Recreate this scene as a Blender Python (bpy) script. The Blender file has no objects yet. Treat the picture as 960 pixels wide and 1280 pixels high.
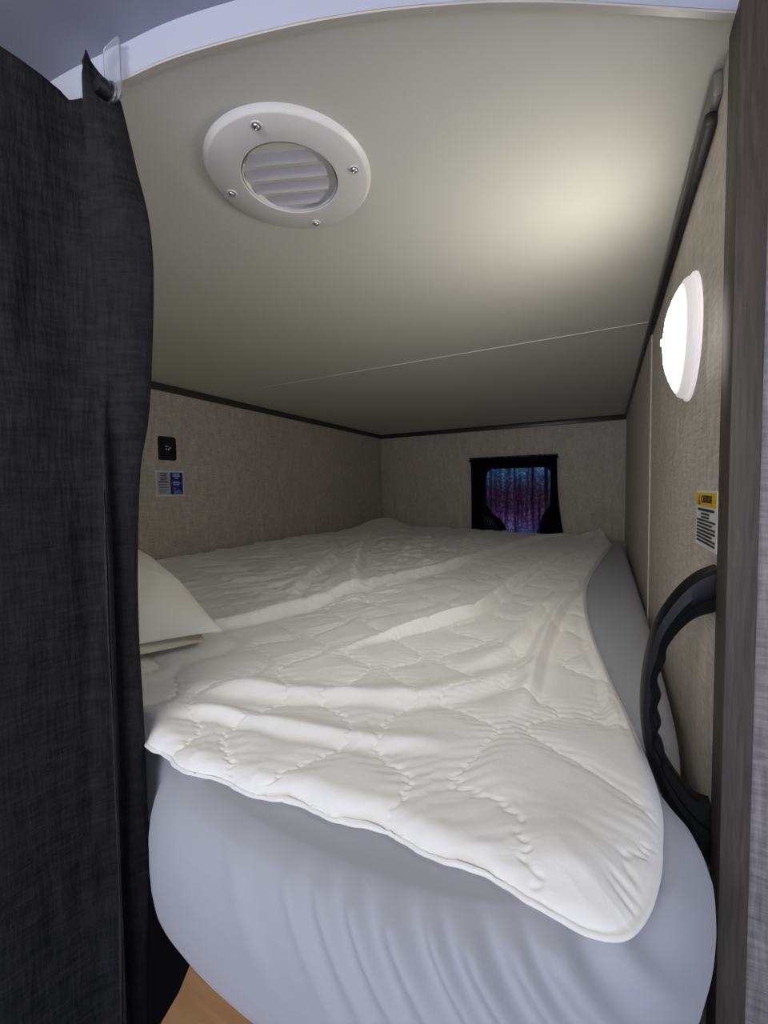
import bpy, bmesh, math, random
import numpy as np
from mathutils import Matrix, Vector

# ------------------------------------------------------------------ camera, world, light
scene = bpy.context.scene
COL = scene.collection
cam_data = bpy.data.cameras.new('camera')
cam = bpy.data.objects.new('camera', cam_data); COL.objects.link(cam)
cam_data.sensor_fit = 'HORIZONTAL'; cam_data.sensor_width = 36.0
cam_data.lens = 36.0 * 527.3 / 960.0
cam_data.clip_start = 0.01; cam_data.clip_end = 60
yaw, pitch, roll = 0.48387, -0.04857, -0.01479
fw = Vector((-math.sin(yaw), math.cos(yaw), 0)); rt = Vector((math.cos(yaw), math.sin(yaw), 0)); up = Vector((0, 0, 1))
f2 = fw * math.cos(pitch) + up * math.sin(pitch); u2 = up * math.cos(pitch) - fw * math.sin(pitch)
r3 = rt * math.cos(roll) + u2 * math.sin(roll); u3 = u2 * math.cos(roll) - rt * math.sin(roll)
M = Matrix.Identity(4)
for i in range(3):
    M[i][0] = r3[i]; M[i][1] = u3[i]; M[i][2] = -f2[i]
cam.matrix_world = M
scene.camera = cam

world = bpy.data.worlds.new('coach_interior_air'); scene.world = world
world.use_nodes = True
world.node_tree.nodes['Background'].inputs[0].default_value = (0.74, 0.80, 1.0, 1)
world.node_tree.nodes['Background'].inputs[1].default_value = 0.80

def area(name, loc, target, sx, sy, power, color):
    l = bpy.data.lights.new(name, 'AREA'); l.shape = 'RECTANGLE'; l.size = sx; l.size_y = sy
    l.energy = power; l.color = color
    o = bpy.data.objects.new(name, l); COL.objects.link(o); o.location = loc
    d = Vector(target) - Vector(loc); o.rotation_euler = d.to_track_quat('-Z', 'Y').to_euler()
    return o
# coach daylight behind the photographer, and an added unseen fill for the bed
area('coach_daylight', (-0.15, -1.5, -0.25), (-0.1, 0.3, -0.2), 1.2, 0.9, 3.0, (0.30, 0.46, 1.0))
area('bed_fill_light', (-0.15, -0.50, 0.35), (-0.25, 0.7, -0.22), 0.7, 0.25, 6.5, (1.0, 0.97, 0.93))
LAMP_STRENGTH = 24.0

vs = scene.view_settings
scene.display_settings.display_device = 'sRGB'
vs.view_transform = 'Standard'; vs.look = 'None'; vs.exposure = 0.45; vs.gamma = 1.0
try: vs.use_curve_mapping = False
except Exception: pass

# ------------------------------------------------------------------ helpers
def lin(c):
    c = c / 255.0
    return c / 12.92 if c <= 0.04045 else ((c + 0.055) / 1.055) ** 2.4
def rgb(r, g, b): return (lin(r), lin(g), lin(b), 1.0)

class NT:
    def __init__(self, name):
        self.m = bpy.data.materials.new(name); self.m.use_nodes = True
        self.t = self.m.node_tree; self.b = self.t.nodes['Principled BSDF']
        self.out = self.t.nodes['Material Output']
    def n(self, typ, **kw):
        x = self.t.nodes.new(typ)
        for k, v in kw.items():
            if k.startswith('i_'):
                x.inputs[k[2:].replace('_', ' ')].default_value = v
            else: setattr(x, k, v)
        return x
    def l(self, a, b): self.t.links.new(a, b)

def mat(name, col, rough=0.6, metal=0.0, bump=0.0, scale=60.0, var=0.0, spec=0.5, stretch=(1, 1, 1), sheen=0.0, detail=4.0, dist=0.002):
    k = NT(name); b = k.b
    b.inputs['Base Color'].default_value = col; b.inputs['Roughness'].default_value = rough
    b.inputs['Metallic'].default_value = metal; b.inputs['Specular IOR Level'].default_value = spec
    if sheen: b.inputs['Sheen Weight'].default_value = sheen
    if bump or var:
        tc = k.n('ShaderNodeTexCoord'); mp = k.n('ShaderNodeMapping'); mp.inputs['Scale'].default_value = stretch
        k.l(tc.outputs['Object'], mp.inputs['Vector'])
        no = k.n('ShaderNodeTexNoise'); no.inputs['Scale'].default_value = scale; no.inputs['Detail'].default_value = detail
        k.l(mp.outputs[0], no.inputs['Vector'])
        if var:
            mx = k.n('ShaderNodeMix', data_type='RGBA')
            mx.inputs[6].default_value = tuple(c * (1 - var) for c in col[:3]) + (1,)
            mx.inputs[7].default_value = tuple(min(1, c * (1 + var)) for c in col[:3]) + (1,)
            k.l(no.outputs['Fac'], mx.inputs[0]); k.l(mx.outputs[2], b.inputs['Base Color'])
        if bump:
            bp = k.n('ShaderNodeBump'); bp.inputs['Strength'].default_value = bump; bp.inputs['Distance'].default_value = dist
            k.l(no.outputs['Fac'], bp.inputs['Height']); k.l(bp.outputs[0], b.inputs['Normal'])
    return k.m

def linen(name, c0, c1, axis, fine=420.0, bump=0.35, thr=None, dist=0.0006):
    """woven linen-look wall vinyl: crossed stretched noise; axis = the horizontal axis of the wall ('x' or 'y')"""
    k = NT(name); b = k.b
    tc = k.n('ShaderNodeTexCoord')
    outs = []
    for long_v in (True, False):
        mp = k.n('ShaderNodeMapping')
        lo, hi = 0.10, 1.0
        if long_v: s = (hi, hi, lo)
        else: s = (lo if axis == 'x' else hi, lo if axis == 'y' else hi, hi)
        mp.inputs['Scale'].default_value = s
        k.l(tc.outputs['Object'], mp.inputs['Vector'])
        no = k.n('ShaderNodeTexNoise'); no.inputs['Scale'].default_value = fine; no.inputs['Detail'].default_value = 2.5
        no.inputs['Roughness'].default_value = 0.6
        k.l(mp.outputs[0], no.inputs['Vector']); outs.append(no.outputs['Fac'])
    mp = k.n('ShaderNodeMapping'); mp.inputs['Scale'].default_value = (1, 1, .25)
    k.l(tc.outputs['Object'], mp.inputs['Vector'])
    bl = k.n('ShaderNodeTexNoise'); bl.inputs['Scale'].default_value = 55; bl.inputs['Detail'].default_value = 3
    k.l(mp.outputs[0], bl.inputs['Vector'])
    ad = k.n('ShaderNodeMath', operation='ADD'); k.l(outs[0], ad.inputs[0]); k.l(outs[1], ad.inputs[1])
    ad2 = k.n('ShaderNodeMath', operation='MULTIPLY_ADD'); k.l(bl.outputs['Fac'], ad2.inputs[0]); ad2.inputs[1].default_value = 0.5; k.l(ad.outputs[0], ad2.inputs[2])
    mr = k.n('ShaderNodeMapRange'); mr.inputs['From Min'].default_value = 0.85; mr.inputs['From Max'].default_value = 1.65
    k.l(ad2.outputs[0], mr.inputs['Value'])
    mx = k.n('ShaderNodeMix', data_type='RGBA'); mx.inputs[6].default_value = c0; mx.inputs[7].default_value = c1
    k.l(mr.outputs[0], mx.inputs[0]); k.l(mx.outputs[2], b.inputs['Base Color'])
    bp = k.n('ShaderNodeBump'); bp.inputs['Strength'].default_value = bump; bp.inputs['Distance'].default_value = dist
    k.l(ad.outputs[0], bp.inputs['Height']); k.l(bp.outputs[0], b.inputs['Normal'])
    b.inputs['Roughness'].default_value = 0.62; b.inputs['Specular IOR Level'].default_value = 0.35
    return k.m

M_ = {}
M_['wall_x'] = linen('linen_wall_vinyl_cross', rgb(162, 153, 140), rgb(222, 213, 199), 'x')
M_['wall_y'] = linen('linen_wall_vinyl_side', rgb(162, 153, 140), rgb(222, 213, 199), 'y')
M_['wall_out'] = linen('textured_grey_wallpaper', rgb(100, 96, 93), rgb(156, 150, 146), 'x', fine=260, bump=0.8, dist=.0012)
M_['ceil'] = mat('bunk_ceiling_vinyl', rgb(216, 214, 202), 0.6, bump=0.12, scale=26, spec=0.22, dist=.004)
M_['ceil_out'] = mat('coach_ceiling_vinyl', rgb(160, 160, 176), 0.55, bump=0.05, scale=60)
M_['fascia'] = mat('white_edge_trim', rgb(176, 180, 194), 0.4)
M_['trim'] = mat('dark_bronze_trim', rgb(62, 58, 52), 0.35, bump=0.05, scale=80, stretch=(1, .1, 1))
M_['trim_lit'] = mat('lit_cove_trim', rgb(112, 107, 102), 0.4)  # dark trim lightened: the glossy reflection is put into its colour
M_['rubber'] = mat('black_rubber_seal', rgb(16, 15, 14), 0.5)
M_['seamstrip'] = mat('pale_seam_strip', rgb(190, 184, 172), 0.35)
M_['seamwhite'] = mat('pale_ceiling_seam', rgb(226, 224, 216), 0.35)
M_['plastic'] = mat('white_vent_plastic', rgb(226, 222, 216), 0.38)
M_['vane'] = mat('grey_white_vane_plastic', rgb(196, 192, 192), 0.5, bump=0.25, scale=700, dist=.0006)
M_['duct'] = mat('dark_duct', rgb(22, 22, 22), 0.8)
M_['steel'] = mat('screw_steel', rgb(190, 190, 195), 0.28, metal=1.0)
M_['black'] = mat('black_plastic', rgb(16, 16, 18), 0.42, bump=0.05, scale=300)
M_['handle'] = mat('black_handle_plastic', rgb(10, 10, 11), 0.5, spec=.3, bump=0.1, scale=900, dist=.0004)
M_['white'] = mat('white_paper', rgb(224, 224, 220), 0.5)
M_['grey_paper'] = mat('grey_paper', rgb(178, 182, 186), 0.5)
M_['blue'] = mat('blue_print', rgb(22, 52, 150), 0.45)
M_['yellow'] = mat('yellow_print', rgb(236, 188, 30), 0.45)
M_['ink'] = mat('black_ink', rgb(28, 28, 30), 0.5)
M_['inkgrey'] = mat('grey_ink', rgb(96, 100, 106), 0.5)
M_['print_white'] = mat('white_print', rgb(232, 234, 240), 0.5)
M_['pillow'] = mat('ivory_pillowcase', rgb(240, 237, 222), 0.85, bump=0.12, scale=18, sheen=0.2, dist=.006)
M_['pillow_in'] = mat('cream_pillow_ticking', rgb(226, 221, 200), 0.85, bump=0.1, scale=30, dist=.004)
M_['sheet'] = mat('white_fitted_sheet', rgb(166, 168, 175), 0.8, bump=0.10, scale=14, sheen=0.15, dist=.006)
M_['quilt'] = mat('white_quilted_cotton', rgb(238, 237, 231), 0.82, bump=0.22, scale=42, sheen=0.2, dist=.004)
M_['binding'] = mat('white_quilt_binding', rgb(228, 228, 224), 0.8, bump=0.2, scale=200)
M_['base'] = mat('bunk_shade_dark', rgb(20, 19, 18), 0.7)  # near-black paints the shade below the bunk into base and floor

def wood_mat(name, c0, c1, stretch, scale=26.0, rough=0.5, bump=0.25):
    k = NT(name); b = k.b
    tc = k.n('ShaderNodeTexCoord'); mp = k.n('ShaderNodeMapping'); mp.inputs['Scale'].default_value = stretch
    k.l(tc.outputs['Object'], mp.inputs['Vector'])
    no = k.n('ShaderNodeTexNoise'); no.inputs['Scale'].default_value = scale; no.inputs['Detail'].default_value = 5; no.inputs['Distortion'].default_value = 0.6
    k.l(mp.outputs[0], no.inputs['Vector'])
    cr = k.n('ShaderNodeValToRGB'); cr.color_ramp.elements[0].position = 0.3; cr.color_ramp.elements[1].position = 0.75
    cr.color_ramp.elements[0].color = c0; cr.color_ramp.elements[1].color = c1
    k.l(no.outputs['Fac'], cr.inputs[0]); k.l(cr.outputs[0], b.inputs['Base Color'])
    bp = k.n('ShaderNodeBump'); bp.inputs['Strength'].default_value = bump; bp.inputs['Distance'].default_value = 0.0006
    k.l(no.outputs['Fac'], bp.inputs['Height']); k.l(bp.outputs[0], b.inputs['Normal'])
    b.inputs['Roughness'].default_value = rough
    return k.m
M_['post'] = wood_mat('dark_espresso_wood', rgb(54, 47, 40), rgb(80, 71, 62), (10, 10, .5), 40, .62)
M_['ply'] = wood_mat('tan_plywood', rgb(150, 112, 74), rgb(178, 138, 96), (1, 6, 1), 12, .55, .1)

def curtain_mat(name, c0, c1, fine=380.0, bump=0.9):
    k = NT(name); b = k.b
    tc = k.n('ShaderNodeTexCoord'); outs = []
    for s in ((1, 1, .12), (.14, .14, 1)):
        mp = k.n('ShaderNodeMapping'); mp.inputs['Scale'].default_value = s; k.l(tc.outputs['Object'], mp.inputs['Vector'])
        no = k.n('ShaderNodeTexNoise'); no.inputs['Scale'].default_value = fine; no.inputs['Detail'].default_value = 3
        k.l(mp.outputs[0], no.inputs['Vector']); outs.append(no.outputs['Fac'])
    mp = k.n('ShaderNodeMapping'); mp.inputs['Scale'].default_value = (.3, .3, 1); k.l(tc.outputs['Object'], mp.inputs['Vector'])
    wr = k.n('ShaderNodeTexNoise'); wr.inputs['Scale'].default_value = 90; wr.inputs['Detail'].default_value = 4
    k.l(mp.outputs[0], wr.inputs['Vector'])
    ad = k.n('ShaderNodeMath', operation='ADD'); k.l(outs[0], ad.inputs[0]); k.l(outs[1], ad.inputs[1])
    ad2 = k.n('ShaderNodeMath', operation='ADD'); k.l(ad.outputs[0], ad2.inputs[0]); k.l(wr.outputs['Fac'], ad2.inputs[1])
    mr = k.n('ShaderNodeMapRange'); mr.inputs['From Min'].default_value = 1.1; mr.inputs['From Max'].default_value = 1.9
    k.l(ad2.outputs[0], mr.inputs['Value'])
    mx = k.n('ShaderNodeMix', data_type='RGBA'); mx.inputs[6].default_value = c0; mx.inputs[7].default_value = c1
    k.l(mr.outputs[0], mx.inputs[0]); k.l(mx.outputs[2], b.inputs['Base Color'])
    bp = k.n('ShaderNodeBump'); bp.inputs['Strength'].default_value = bump; bp.inputs['Distance'].default_value = 0.0012
    k.l(ad2.outputs[0], bp.inputs['Height']); k.l(bp.outputs[0], b.inputs['Normal'])
    b.inputs['Roughness'].default_value = 0.85; b.inputs['Specular IOR Level'].default_value = 0.2
    return k.m
M_['curtain'] = curtain_mat('charcoal_slub_curtain', rgb(17, 17, 19), rgb(38, 37, 39))
M_['curtain_edge'] = curtain_mat('charcoal_slub_lit', rgb(36, 35, 35), rgb(64, 62, 60))  # same cloth lightened, painting the light on the front fold

def sheer_mat():
    k = NT('dark_sheer_window_cloth'); k.t.nodes.remove(k.b)
    d = k.n('ShaderNodeBsdfDiffuse'); d.inputs['Color'].default_value = (.006, .005, .008, 1)
    tl = k.n('ShaderNodeBsdfTranslucent'); tl.inputs['Color'].default_value = (.16, .08, .15, 1)
    tr = k.n('ShaderNodeBsdfTransparent'); tr.inputs['Color'].default_value = (.9, .9, 1, 1)
    m1 = k.n('ShaderNodeMixShader'); m1.inputs[0].default_value = 0.5; k.l(d.outputs[0], m1.inputs[1]); k.l(tl.outputs[0], m1.inputs[2])
    tc = k.n('ShaderNodeTexCoord'); mp = k.n('ShaderNodeMapping'); mp.inputs['Scale'].default_value = (46, 0, 2.2); k.l(tc.outputs['Object'], mp.inputs['Vector'])
    lw = k.n('ShaderNodeTexNoise'); lw.inputs['Scale'].default_value = 1.0; lw.inputs['Detail'].default_value = 2; k.l(mp.outputs[0], lw.inputs['Vector'])
    inv = k.n('ShaderNodeMath', operation='MULTIPLY_ADD'); k.l(lw.outputs['Fac'], inv.inputs[0]); inv.inputs[1].default_value = 1.5; inv.inputs[2].default_value = -.52
    inv.use_clamp = True
    m2 = k.n('ShaderNodeMixShader'); k.l(inv.outputs[0], m2.inputs[0]); k.l(m1.outputs[0], m2.inputs[1]); k.l(tr.outputs[0], m2.inputs[2])
    k.l(m2.outputs[0], k.out.inputs['Surface'])
    return k.m
M_['sheer'] = sheer_mat()
M_['blackcloth'] = mat('black_window_cloth', rgb(10, 9, 11), 0.9, bump=.3, scale=300, spec=.1)
M_['pleat'] = mat('lit_pleat_cloth', rgb(60, 64, 84), 0.8)  # grey-blue paints in the light caught by the gathered pleats

def glow(name, col, strength):
    k = NT(name); k.b.inputs['Base Color'].default_value = col
    k.b.inputs['Emission Color'].default_value = col; k.b.inputs['Emission Strength'].default_value = strength
    return k.m
def lens_mat():
    # translucent cover: brightest over the light source in the middle, dimmer towards its flange
    k = NT('lit_lamp_lens'); tc = k.n('ShaderNodeTexCoord'); sp = k.n('ShaderNodeSeparateXYZ'); k.l(tc.outputs['Object'], sp.inputs[0])
    mr = k.n('ShaderNodeMapRange'); mr.interpolation_type = 'SMOOTHSTEP'
    mr.inputs['From Min'].default_value = -.0115; mr.inputs['From Max'].default_value = -.0190
    mr.inputs['To Min'].default_value = .30; mr.inputs['To Max'].default_value = LAMP_STRENGTH
    k.l(sp.outputs['X'], mr.inputs['Value']); k.l(mr.outputs[0], k.b.inputs['Emission Strength'])
    k.b.inputs['Emission Color'].default_value = (1.0, 0.96, 0.90, 1); k.b.inputs['Base Color'].default_value = (.55, .51, .53, 1)
    return k.m
M_['lens'] = lens_mat()
M_['lamp_rim'] = glow('lamp_translucent_base', (1.0, 0.93, 0.93, 1), 0.25)
def pane_mat():
    k = NT('obscured_window_pane')
    tc = k.n('ShaderNodeTexCoord'); sp = k.n('ShaderNodeSeparateXYZ'); k.l(tc.outputs['Object'], sp.inputs[0])
    no = k.n('ShaderNodeTexNoise'); no.inputs['Scale'].default_value = 14; no.inputs['Detail'].default_value = 3; k.l(tc.outputs['Object'], no.inputs['Vector'])
    ad = k.n('ShaderNodeMath', operation='MULTIPLY_ADD'); k.l(no.outputs['Fac'], ad.inputs[0]); ad.inputs[1].default_value = .12; k.l(sp.outputs['Z'], ad.inputs[2])
    mr = k.n('ShaderNodeMapRange'); mr.inputs['From Min'].default_value = -.17; mr.inputs['From Max'].default_value = .20; k.l(ad.outputs[0], mr.inputs['Value'])
    cr = k.n('ShaderNodeValToRGB'); e = cr.color_ramp.elements
    e[0].position = 0.0; e[0].color = (.24, .30, .75, 1)
    e[1].position = 1.0; e[1].color = (.22, .62, 1.0, 1)
    for p_, c_ in ((.2, (.30, .16, .45, 1)), (.38, (.12, .07, .16, 1)), (.62, (.13, .07, .16, 1)), (.80, (.12, .25, .50, 1))):
        x = e.new(p_); x.color = c_
    k.l(mr.outputs[0], cr.inputs[0])
    vo = k.n('ShaderNodeTexNoise'); vo.inputs['Scale'].default_value = 90; vo.inputs['Detail'].default_value = 2; k.l(tc.outputs['Object'], vo.inputs['Vector'])
    m2 = k.n('ShaderNodeMapRange'); m2.inputs['From Min'].default_value = .42; m2.inputs['From Max'].default_value = .72
    m2.inputs['To Min'].default_value = .45; m2.inputs['To Max'].default_value = 1.8; k.l(vo.outputs['Fac'], m2.inputs['Value'])
    k.b.inputs['Base Color'].default_value = (.02, .02, .03, 1); k.b.inputs['Roughness'].default_value = .3
    k.l(cr.outputs[0], k.b.inputs['Emission Color'])
    ml = k.n('ShaderNodeMath', operation='MULTIPLY'); k.l(m2.outputs[0], ml.inputs[0]); ml.inputs[1].default_value = .36
    k.l(ml.outputs[0], k.b.inputs['Emission Strength'])
    return k.m
M_['pane'] = pane_mat()
def clear_mat():
    k = NT('clear_plastic'); b = k.b
    b.inputs['Base Color'].default_value = (.95, .95, 1, 1); b.inputs['Roughness'].default_value = .12
    b.inputs['Transmission Weight'].default_value = .9; b.inputs['IOR'].default_value = 1.3
    return k.m
M_['clear'] = clear_mat()

def finish(o, smooth=True, angle=None):
    me = o.data
    if smooth:
        for p in me.polygons: p.use_smooth = True
        if angle is not None: me.set_sharp_from_angle(angle=math.radians(angle))
    return o
def obj(name, bm, m, parent=None, smooth=True, angle=35, loc=None):
    me = bpy.data.meshes.new(name)
    bmesh.ops.recalc_face_normals(bm, faces=bm.faces)
    bm.to_mesh(me); bm.free()
    o = bpy.data.objects.new(name, me); COL.objects.link(o)
    if m: me.materials.append(m)
    if parent: o.parent = parent
    if loc: o.location = loc
    return finish(o, smooth, angle)
def mesh_obj(name, verts, faces, m, parent=None, smooth=True, angle=None, recalc=False):
    me = bpy.data.meshes.new(name); me.from_pydata([tuple(map(float, v)) for v in verts], [], faces); me.update()
    o = bpy.data.objects.new(name, me); COL.objects.link(o)
    if m: me.materials.append(m)
    if parent: o.parent = parent
    if recalc:
        bm = bmesh.new(); bm.from_mesh(me); bmesh.ops.recalc_face_normals(bm, faces=bm.faces); bm.to_mesh(me); bm.free()
    return finish(o, smooth, angle)
def empty(name, loc, label, cat, group=None):
    o = bpy.data.objects.new(name, None); COL.objects.link(o); o.location = loc; o.empty_display_size = .03
    return tag(o, label, cat, group)
def tag(o, label, cat, group=None):
    o['label'] = label; o['category'] = cat
    if group: o['group'] = group
    return o
def struct(o, label=None):
    o['kind'] = 'structure'
    if label: o['label'] = label
    return o
def bx(bm, x0, x1, y0, y1, z0, z1, bev=0.0, seg=2, mtx=None):
    vs_ = [bm.verts.new(v) for v in ((x0,y0,z0),(x1,y0,z0),(x1,y1,z0),(x0,y1,z0),(x0,y0,z1),(x1,y0,z1),(x1,y1,z1),(x0,y1,z1))]
    fs = [bm.faces.new([vs_[i] for i in q]) for q in ((0,3,2,1),(4,5,6,7),(0,1,5,4),(1,2,6,5),(2,3,7,6),(3,0,4,7))]
    if bev:
        es = list({e for f in fs for e in f.edges})
        bmesh.ops.bevel(bm, geom=es, offset=bev, segments=seg, affect='EDGES', profile=.5)
    return vs_
def box(name, x0, x1, y0, y1, z0, z1, m, parent=None, bev=0.0):
    bm = bmesh.new(); bx(bm, x0, x1, y0, y1, z0, z1, bev)
    return obj(name, bm, m, parent, smooth=bool(bev))
def prism(bm, pts, axis, a0, a1):
    """extrude a 2D outline along an axis; pts = (u,v) in the two other axes in xyz order"""
    def P(u, v, a):
        return {'x': (a, u, v), 'y': (u, a, v), 'z': (u, v, a)}[axis]
    lo = [bm.verts.new(P(u, v, a0)) for u, v in pts]; hi = [bm.verts.new(P(u, v, a1)) for u, v in pts]
    n = len(pts)
    bm.faces.new(lo[::-1]); bm.faces.new(hi)
    for i in range(n): bm.faces.new((lo[i], lo[(i+1) % n], hi[(i+1) % n], hi[i]))
def rrect(cx, cy, w, h, r, k=5):
    out = []
    for sx, sy, a0 in ((1, 1, 0), (-1, 1, 90), (-1, -1, 180), (1, -1, 270)):
        for i in range(k + 1):
            a = math.radians(a0 + 90 * i / k)
            out.append((cx + sx * (w / 2 - r) + r * math.cos(a), cy + sy * (h / 2 - r) + r * math.sin(a)))
    return out
def lathe(bm, prof, axis='z', c=(0, 0, 0), n=64, close=True):
    rings = []
    for r, h in prof:
        ring = []
        for i in range(n):
            a = 2 * math.pi * i / n; u, v = r * math.cos(a), r * math.sin(a)
            p = {'z': (u, v, h), 'x': (h, u, v), 'y': (u, h, v)}[axis]
            ring.append(bm.verts.new((c[0] + p[0], c[1] + p[1], c[2] + p[2])))
        rings.append(ring)
    for a, b in zip(rings, rings[1:]):
        for i in range(n): bm.faces.new((a[i], a[(i+1) % n], b[(i+1) % n], b[i]))
    if close:
        bm.faces.new(rings[0]); bm.faces.new(rings[-1])
    return rings

# smooth value noise (numpy)
_rs = np.random.RandomState(7); _tab = _rs.rand(512, 512)
def vnoise(x, y, seed=0):
    x = np.asarray(x, float) + seed * 17.31; y = np.asarray(y, float) + seed * 9.77
    xi = np.floor(x).astype(int); yi = np.floor(y).astype(int); xf = x - xi; yf = y - yi
    u = xf ** 3 * (xf * (xf * 6 - 15) + 10); v = yf ** 3 * (yf * (yf * 6 - 15) + 10)
    g = lambda a, b: _tab[a % 512, b % 512]
    return (g(xi, yi) * (1-u) + g(xi+1, yi) * u) * (1-v) + (g(xi, yi+1) * (1-u) + g(xi+1, yi+1) * u) * v
def fbm(x, y, seed=0, o=3):
    s = 0; a = 1; t = 0
    for i in range(o):
        s = s + a * vnoise(x * 2 ** i, y * 2 ** i, seed + i * 3); t += a; a *= .5
    return s / t
def ridged(x, y, seed=0, o=2):
    s = 0; a = 1; t = 0
    for i in range(o):
        n = 1 - np.abs(2 * vnoise(x * 2 ** i, y * 2 ** i, seed + i * 5) - 1); s = s + a * n ** 2; t += a; a *= .5
    return s / t
def smooth(e0, e1, x):
    t = np.clip((x - e0) / (e1 - e0), 0, 1); return t * t * (3 - 2 * t)
def catmull(pts, n):
    P = np.array(pts, float); P = np.vstack([2 * P[0] - P[1], P, 2 * P[-1] - P[-2]]); out = []
    for i in range(1, len(P) - 2):
        for t in np.linspace(0, 1, n, endpoint=False):
            a, b, c, d = P[i-1], P[i], P[i+1], P[i+2]
            out.append(.5 * ((2*b) + (-a+c)*t + (2*a-5*b+4*c-d)*t*t + (-a+3*b-3*c+d)*t**3))
    out.append(P[-2]); return np.array(out)
def resample(P, n):
    d = np.r_[0, np.cumsum(np.linalg.norm(np.diff(P, axis=0), axis=1))]
    s = np.linspace(0, d[-1], n)
    return np.stack([np.interp(s, d, P[:, k]) for k in range(P.shape[1])], 1)
def poly_dist(X, Y, pts):
    """distance to a polyline, signed side, parameter 0..1 along it"""
    P = np.array(pts, float); best = np.full(X.shape, 1e9); side = np.zeros(X.shape); par = np.zeros(X.shape)
    L = np.r_[0, np.cumsum(np.linalg.norm(np.diff(P, axis=0), axis=1))]
    for i in range(len(P) - 1):
        a, b = P[i], P[i+1]; ab = b - a; l2 = ab @ ab
        t = np.clip(((X - a[0]) * ab[0] + (Y - a[1]) * ab[1]) / l2, 0, 1)
        dx = X - a[0] - t * ab[0]; dy = Y - a[1] - t * ab[1]; d = np.hypot(dx, dy)
        m = d < best; best = np.where(m, d, best)
        side = np.where(m, np.sign(ab[0] * dy - ab[1] * dx), side); par = np.where(m, (L[i] + t * np.sqrt(l2)) / L[-1], par)
    return best, side, par

# ------------------------------------------------------------------ room shell
XL, XR, YB, ZC, ZO = -1.247, 0.084, 2.333, 0.350, 0.376
ZB = -0.60
struct(box('wall_left', XL - .03, XL, 0.10, YB + .03, ZB, ZC + .02, M_['wall_y']))
struct(box('wall_right', XR, XR + .018, 0.412, YB + .03, ZB, ZC + .02, M_['wall_y']))
# back wall with a window opening
WX0, WX1, WZ0, WZ1 = -0.592, -0.246, -0.30, 0.120
bm = bmesh.new()
y0, y1 = YB, YB + .03
for q in ((XL, WX0, ZB, ZC + .02), (WX1, XR, ZB, ZC + .02), (WX0, WX1, ZB, WZ0), (WX0, WX1, WZ1, ZC + .02)):
    bx(bm, q[0], q[1], y0, y1, q[2], q[3])
struct(obj('wall_back', bm, M_['wall_x'], smooth=False))
# wall behind the bunk curtain and the partition right of the post
struct(box('wall_front', XL - .03, -0.62, 0.06, 0.10, -1.3, ZO, M_['wall_x']))
struct(box('wall_front_right', 0.0995, 1.2, 0.408, 0.45, -1.3, ZO, M_['wall_out']))
struct(box('wall_outer_left', XL - .06, XL - .03, -2.2, 0.10, -1.3, ZO, M_['wall_y']))

edge = catmull([(-1.28, .20), (-.95, .215), (-.60, .215), (-.46, .220), (-.365, .232), (-.295, .244), (-.192, .274), (-.104, .310), (-.033, .347), (.072, .411), (.105, .43)], 8)
bm = bmesh.new()
pts = [tuple(p) for p in edge] + [(.105, YB + .03), (XL - .03, YB + .03)]
prism(bm, pts, 'z', ZC, ZC + .02)
struct(obj('ceiling', bm, M_['ceil'], smooth=False))
# vertical white fascia where the coach ceiling steps down to the bunk ceiling
bm = bmesh.new()
n_ = np.gradient(edge, axis=0); n_ = np.stack([n_[:, 1], -n_[:, 0]], 1) / np.linalg.norm(n_, axis=1)[:, None]
outer = edge + n_ * .0035
prism(bm, [tuple(p) for p in outer] + [tuple(p) for p in edge[::-1]], 'z', ZC - .0012, ZO)
struct(obj('trim_1', bm, M_['fascia'], angle=30), 'white curved edge trim of the bunk opening')
bm = bmesh.new(); lip = edge + n_ * -.0012
prism(bm, [tuple(p) for p in outer] + [tuple(p) for p in lip[::-1]], 'z', ZC - .0028, ZC - .0006)
struct(obj('trim_2', bm, M_['seamstrip'], angle=30))
struct(box('ceiling.001', -3, 1.5, -2.4, .60, ZO, ZO + .03, M_['ceil_out']))

# cove trims
def trim(i, x0, x1, y0, y1, z0, z1, m='trim', bev=.002): return struct(box('trim_%d' % i, x0, x1, y0, y1, z0, z1, M_[m], bev=bev))
trim(3, XL, XL + .008, .12, YB, ZC - .023, ZC)
trim(4, XL, XR, YB - .008, YB, ZC - .025, ZC)
trim(5, XR - .007, XR, .462, 1.10, ZC - .021, ZC, 'trim_lit')
trim(6, XR - .010, XR, .478, 1.06, ZC - .033, ZC - .020, 'rubber', .003)
trim(7, XR - .007, XR, 1.10, YB, ZC - .018, ZC)
trim(8, XR - .003, XR, 1.052, 1.062, ZB, ZC - .022, 'seamstrip', .001)
trim(9, XL, XL + .006, YB - .006, YB, ZB, ZC - .023, 'trim', .001)
bm = bmesh.new(); prism(bm, [(XL + .0015, YB - .010), (XL + .005, YB - .014), (XL + .009, YB - .010), (XL + .005, YB - .006)], 'z', ZB, ZC - .024)
struct(obj('trim_10', bm, M_['seamstrip']))
trim(11, XL + .008, XR - .006, 1.0675, 1.0705, ZC - .0012, ZC, 'seamwhite', 0)
# the dark post at the right of the opening
bm = bmesh.new(); bx(bm, .0815, .1000, .4000, .4330, -1.3, ZC - .0015, .0012, 2)
struct(obj('trim_12', bm, M_['post']), 'dark wood post at the right of the bunk opening')
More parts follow.
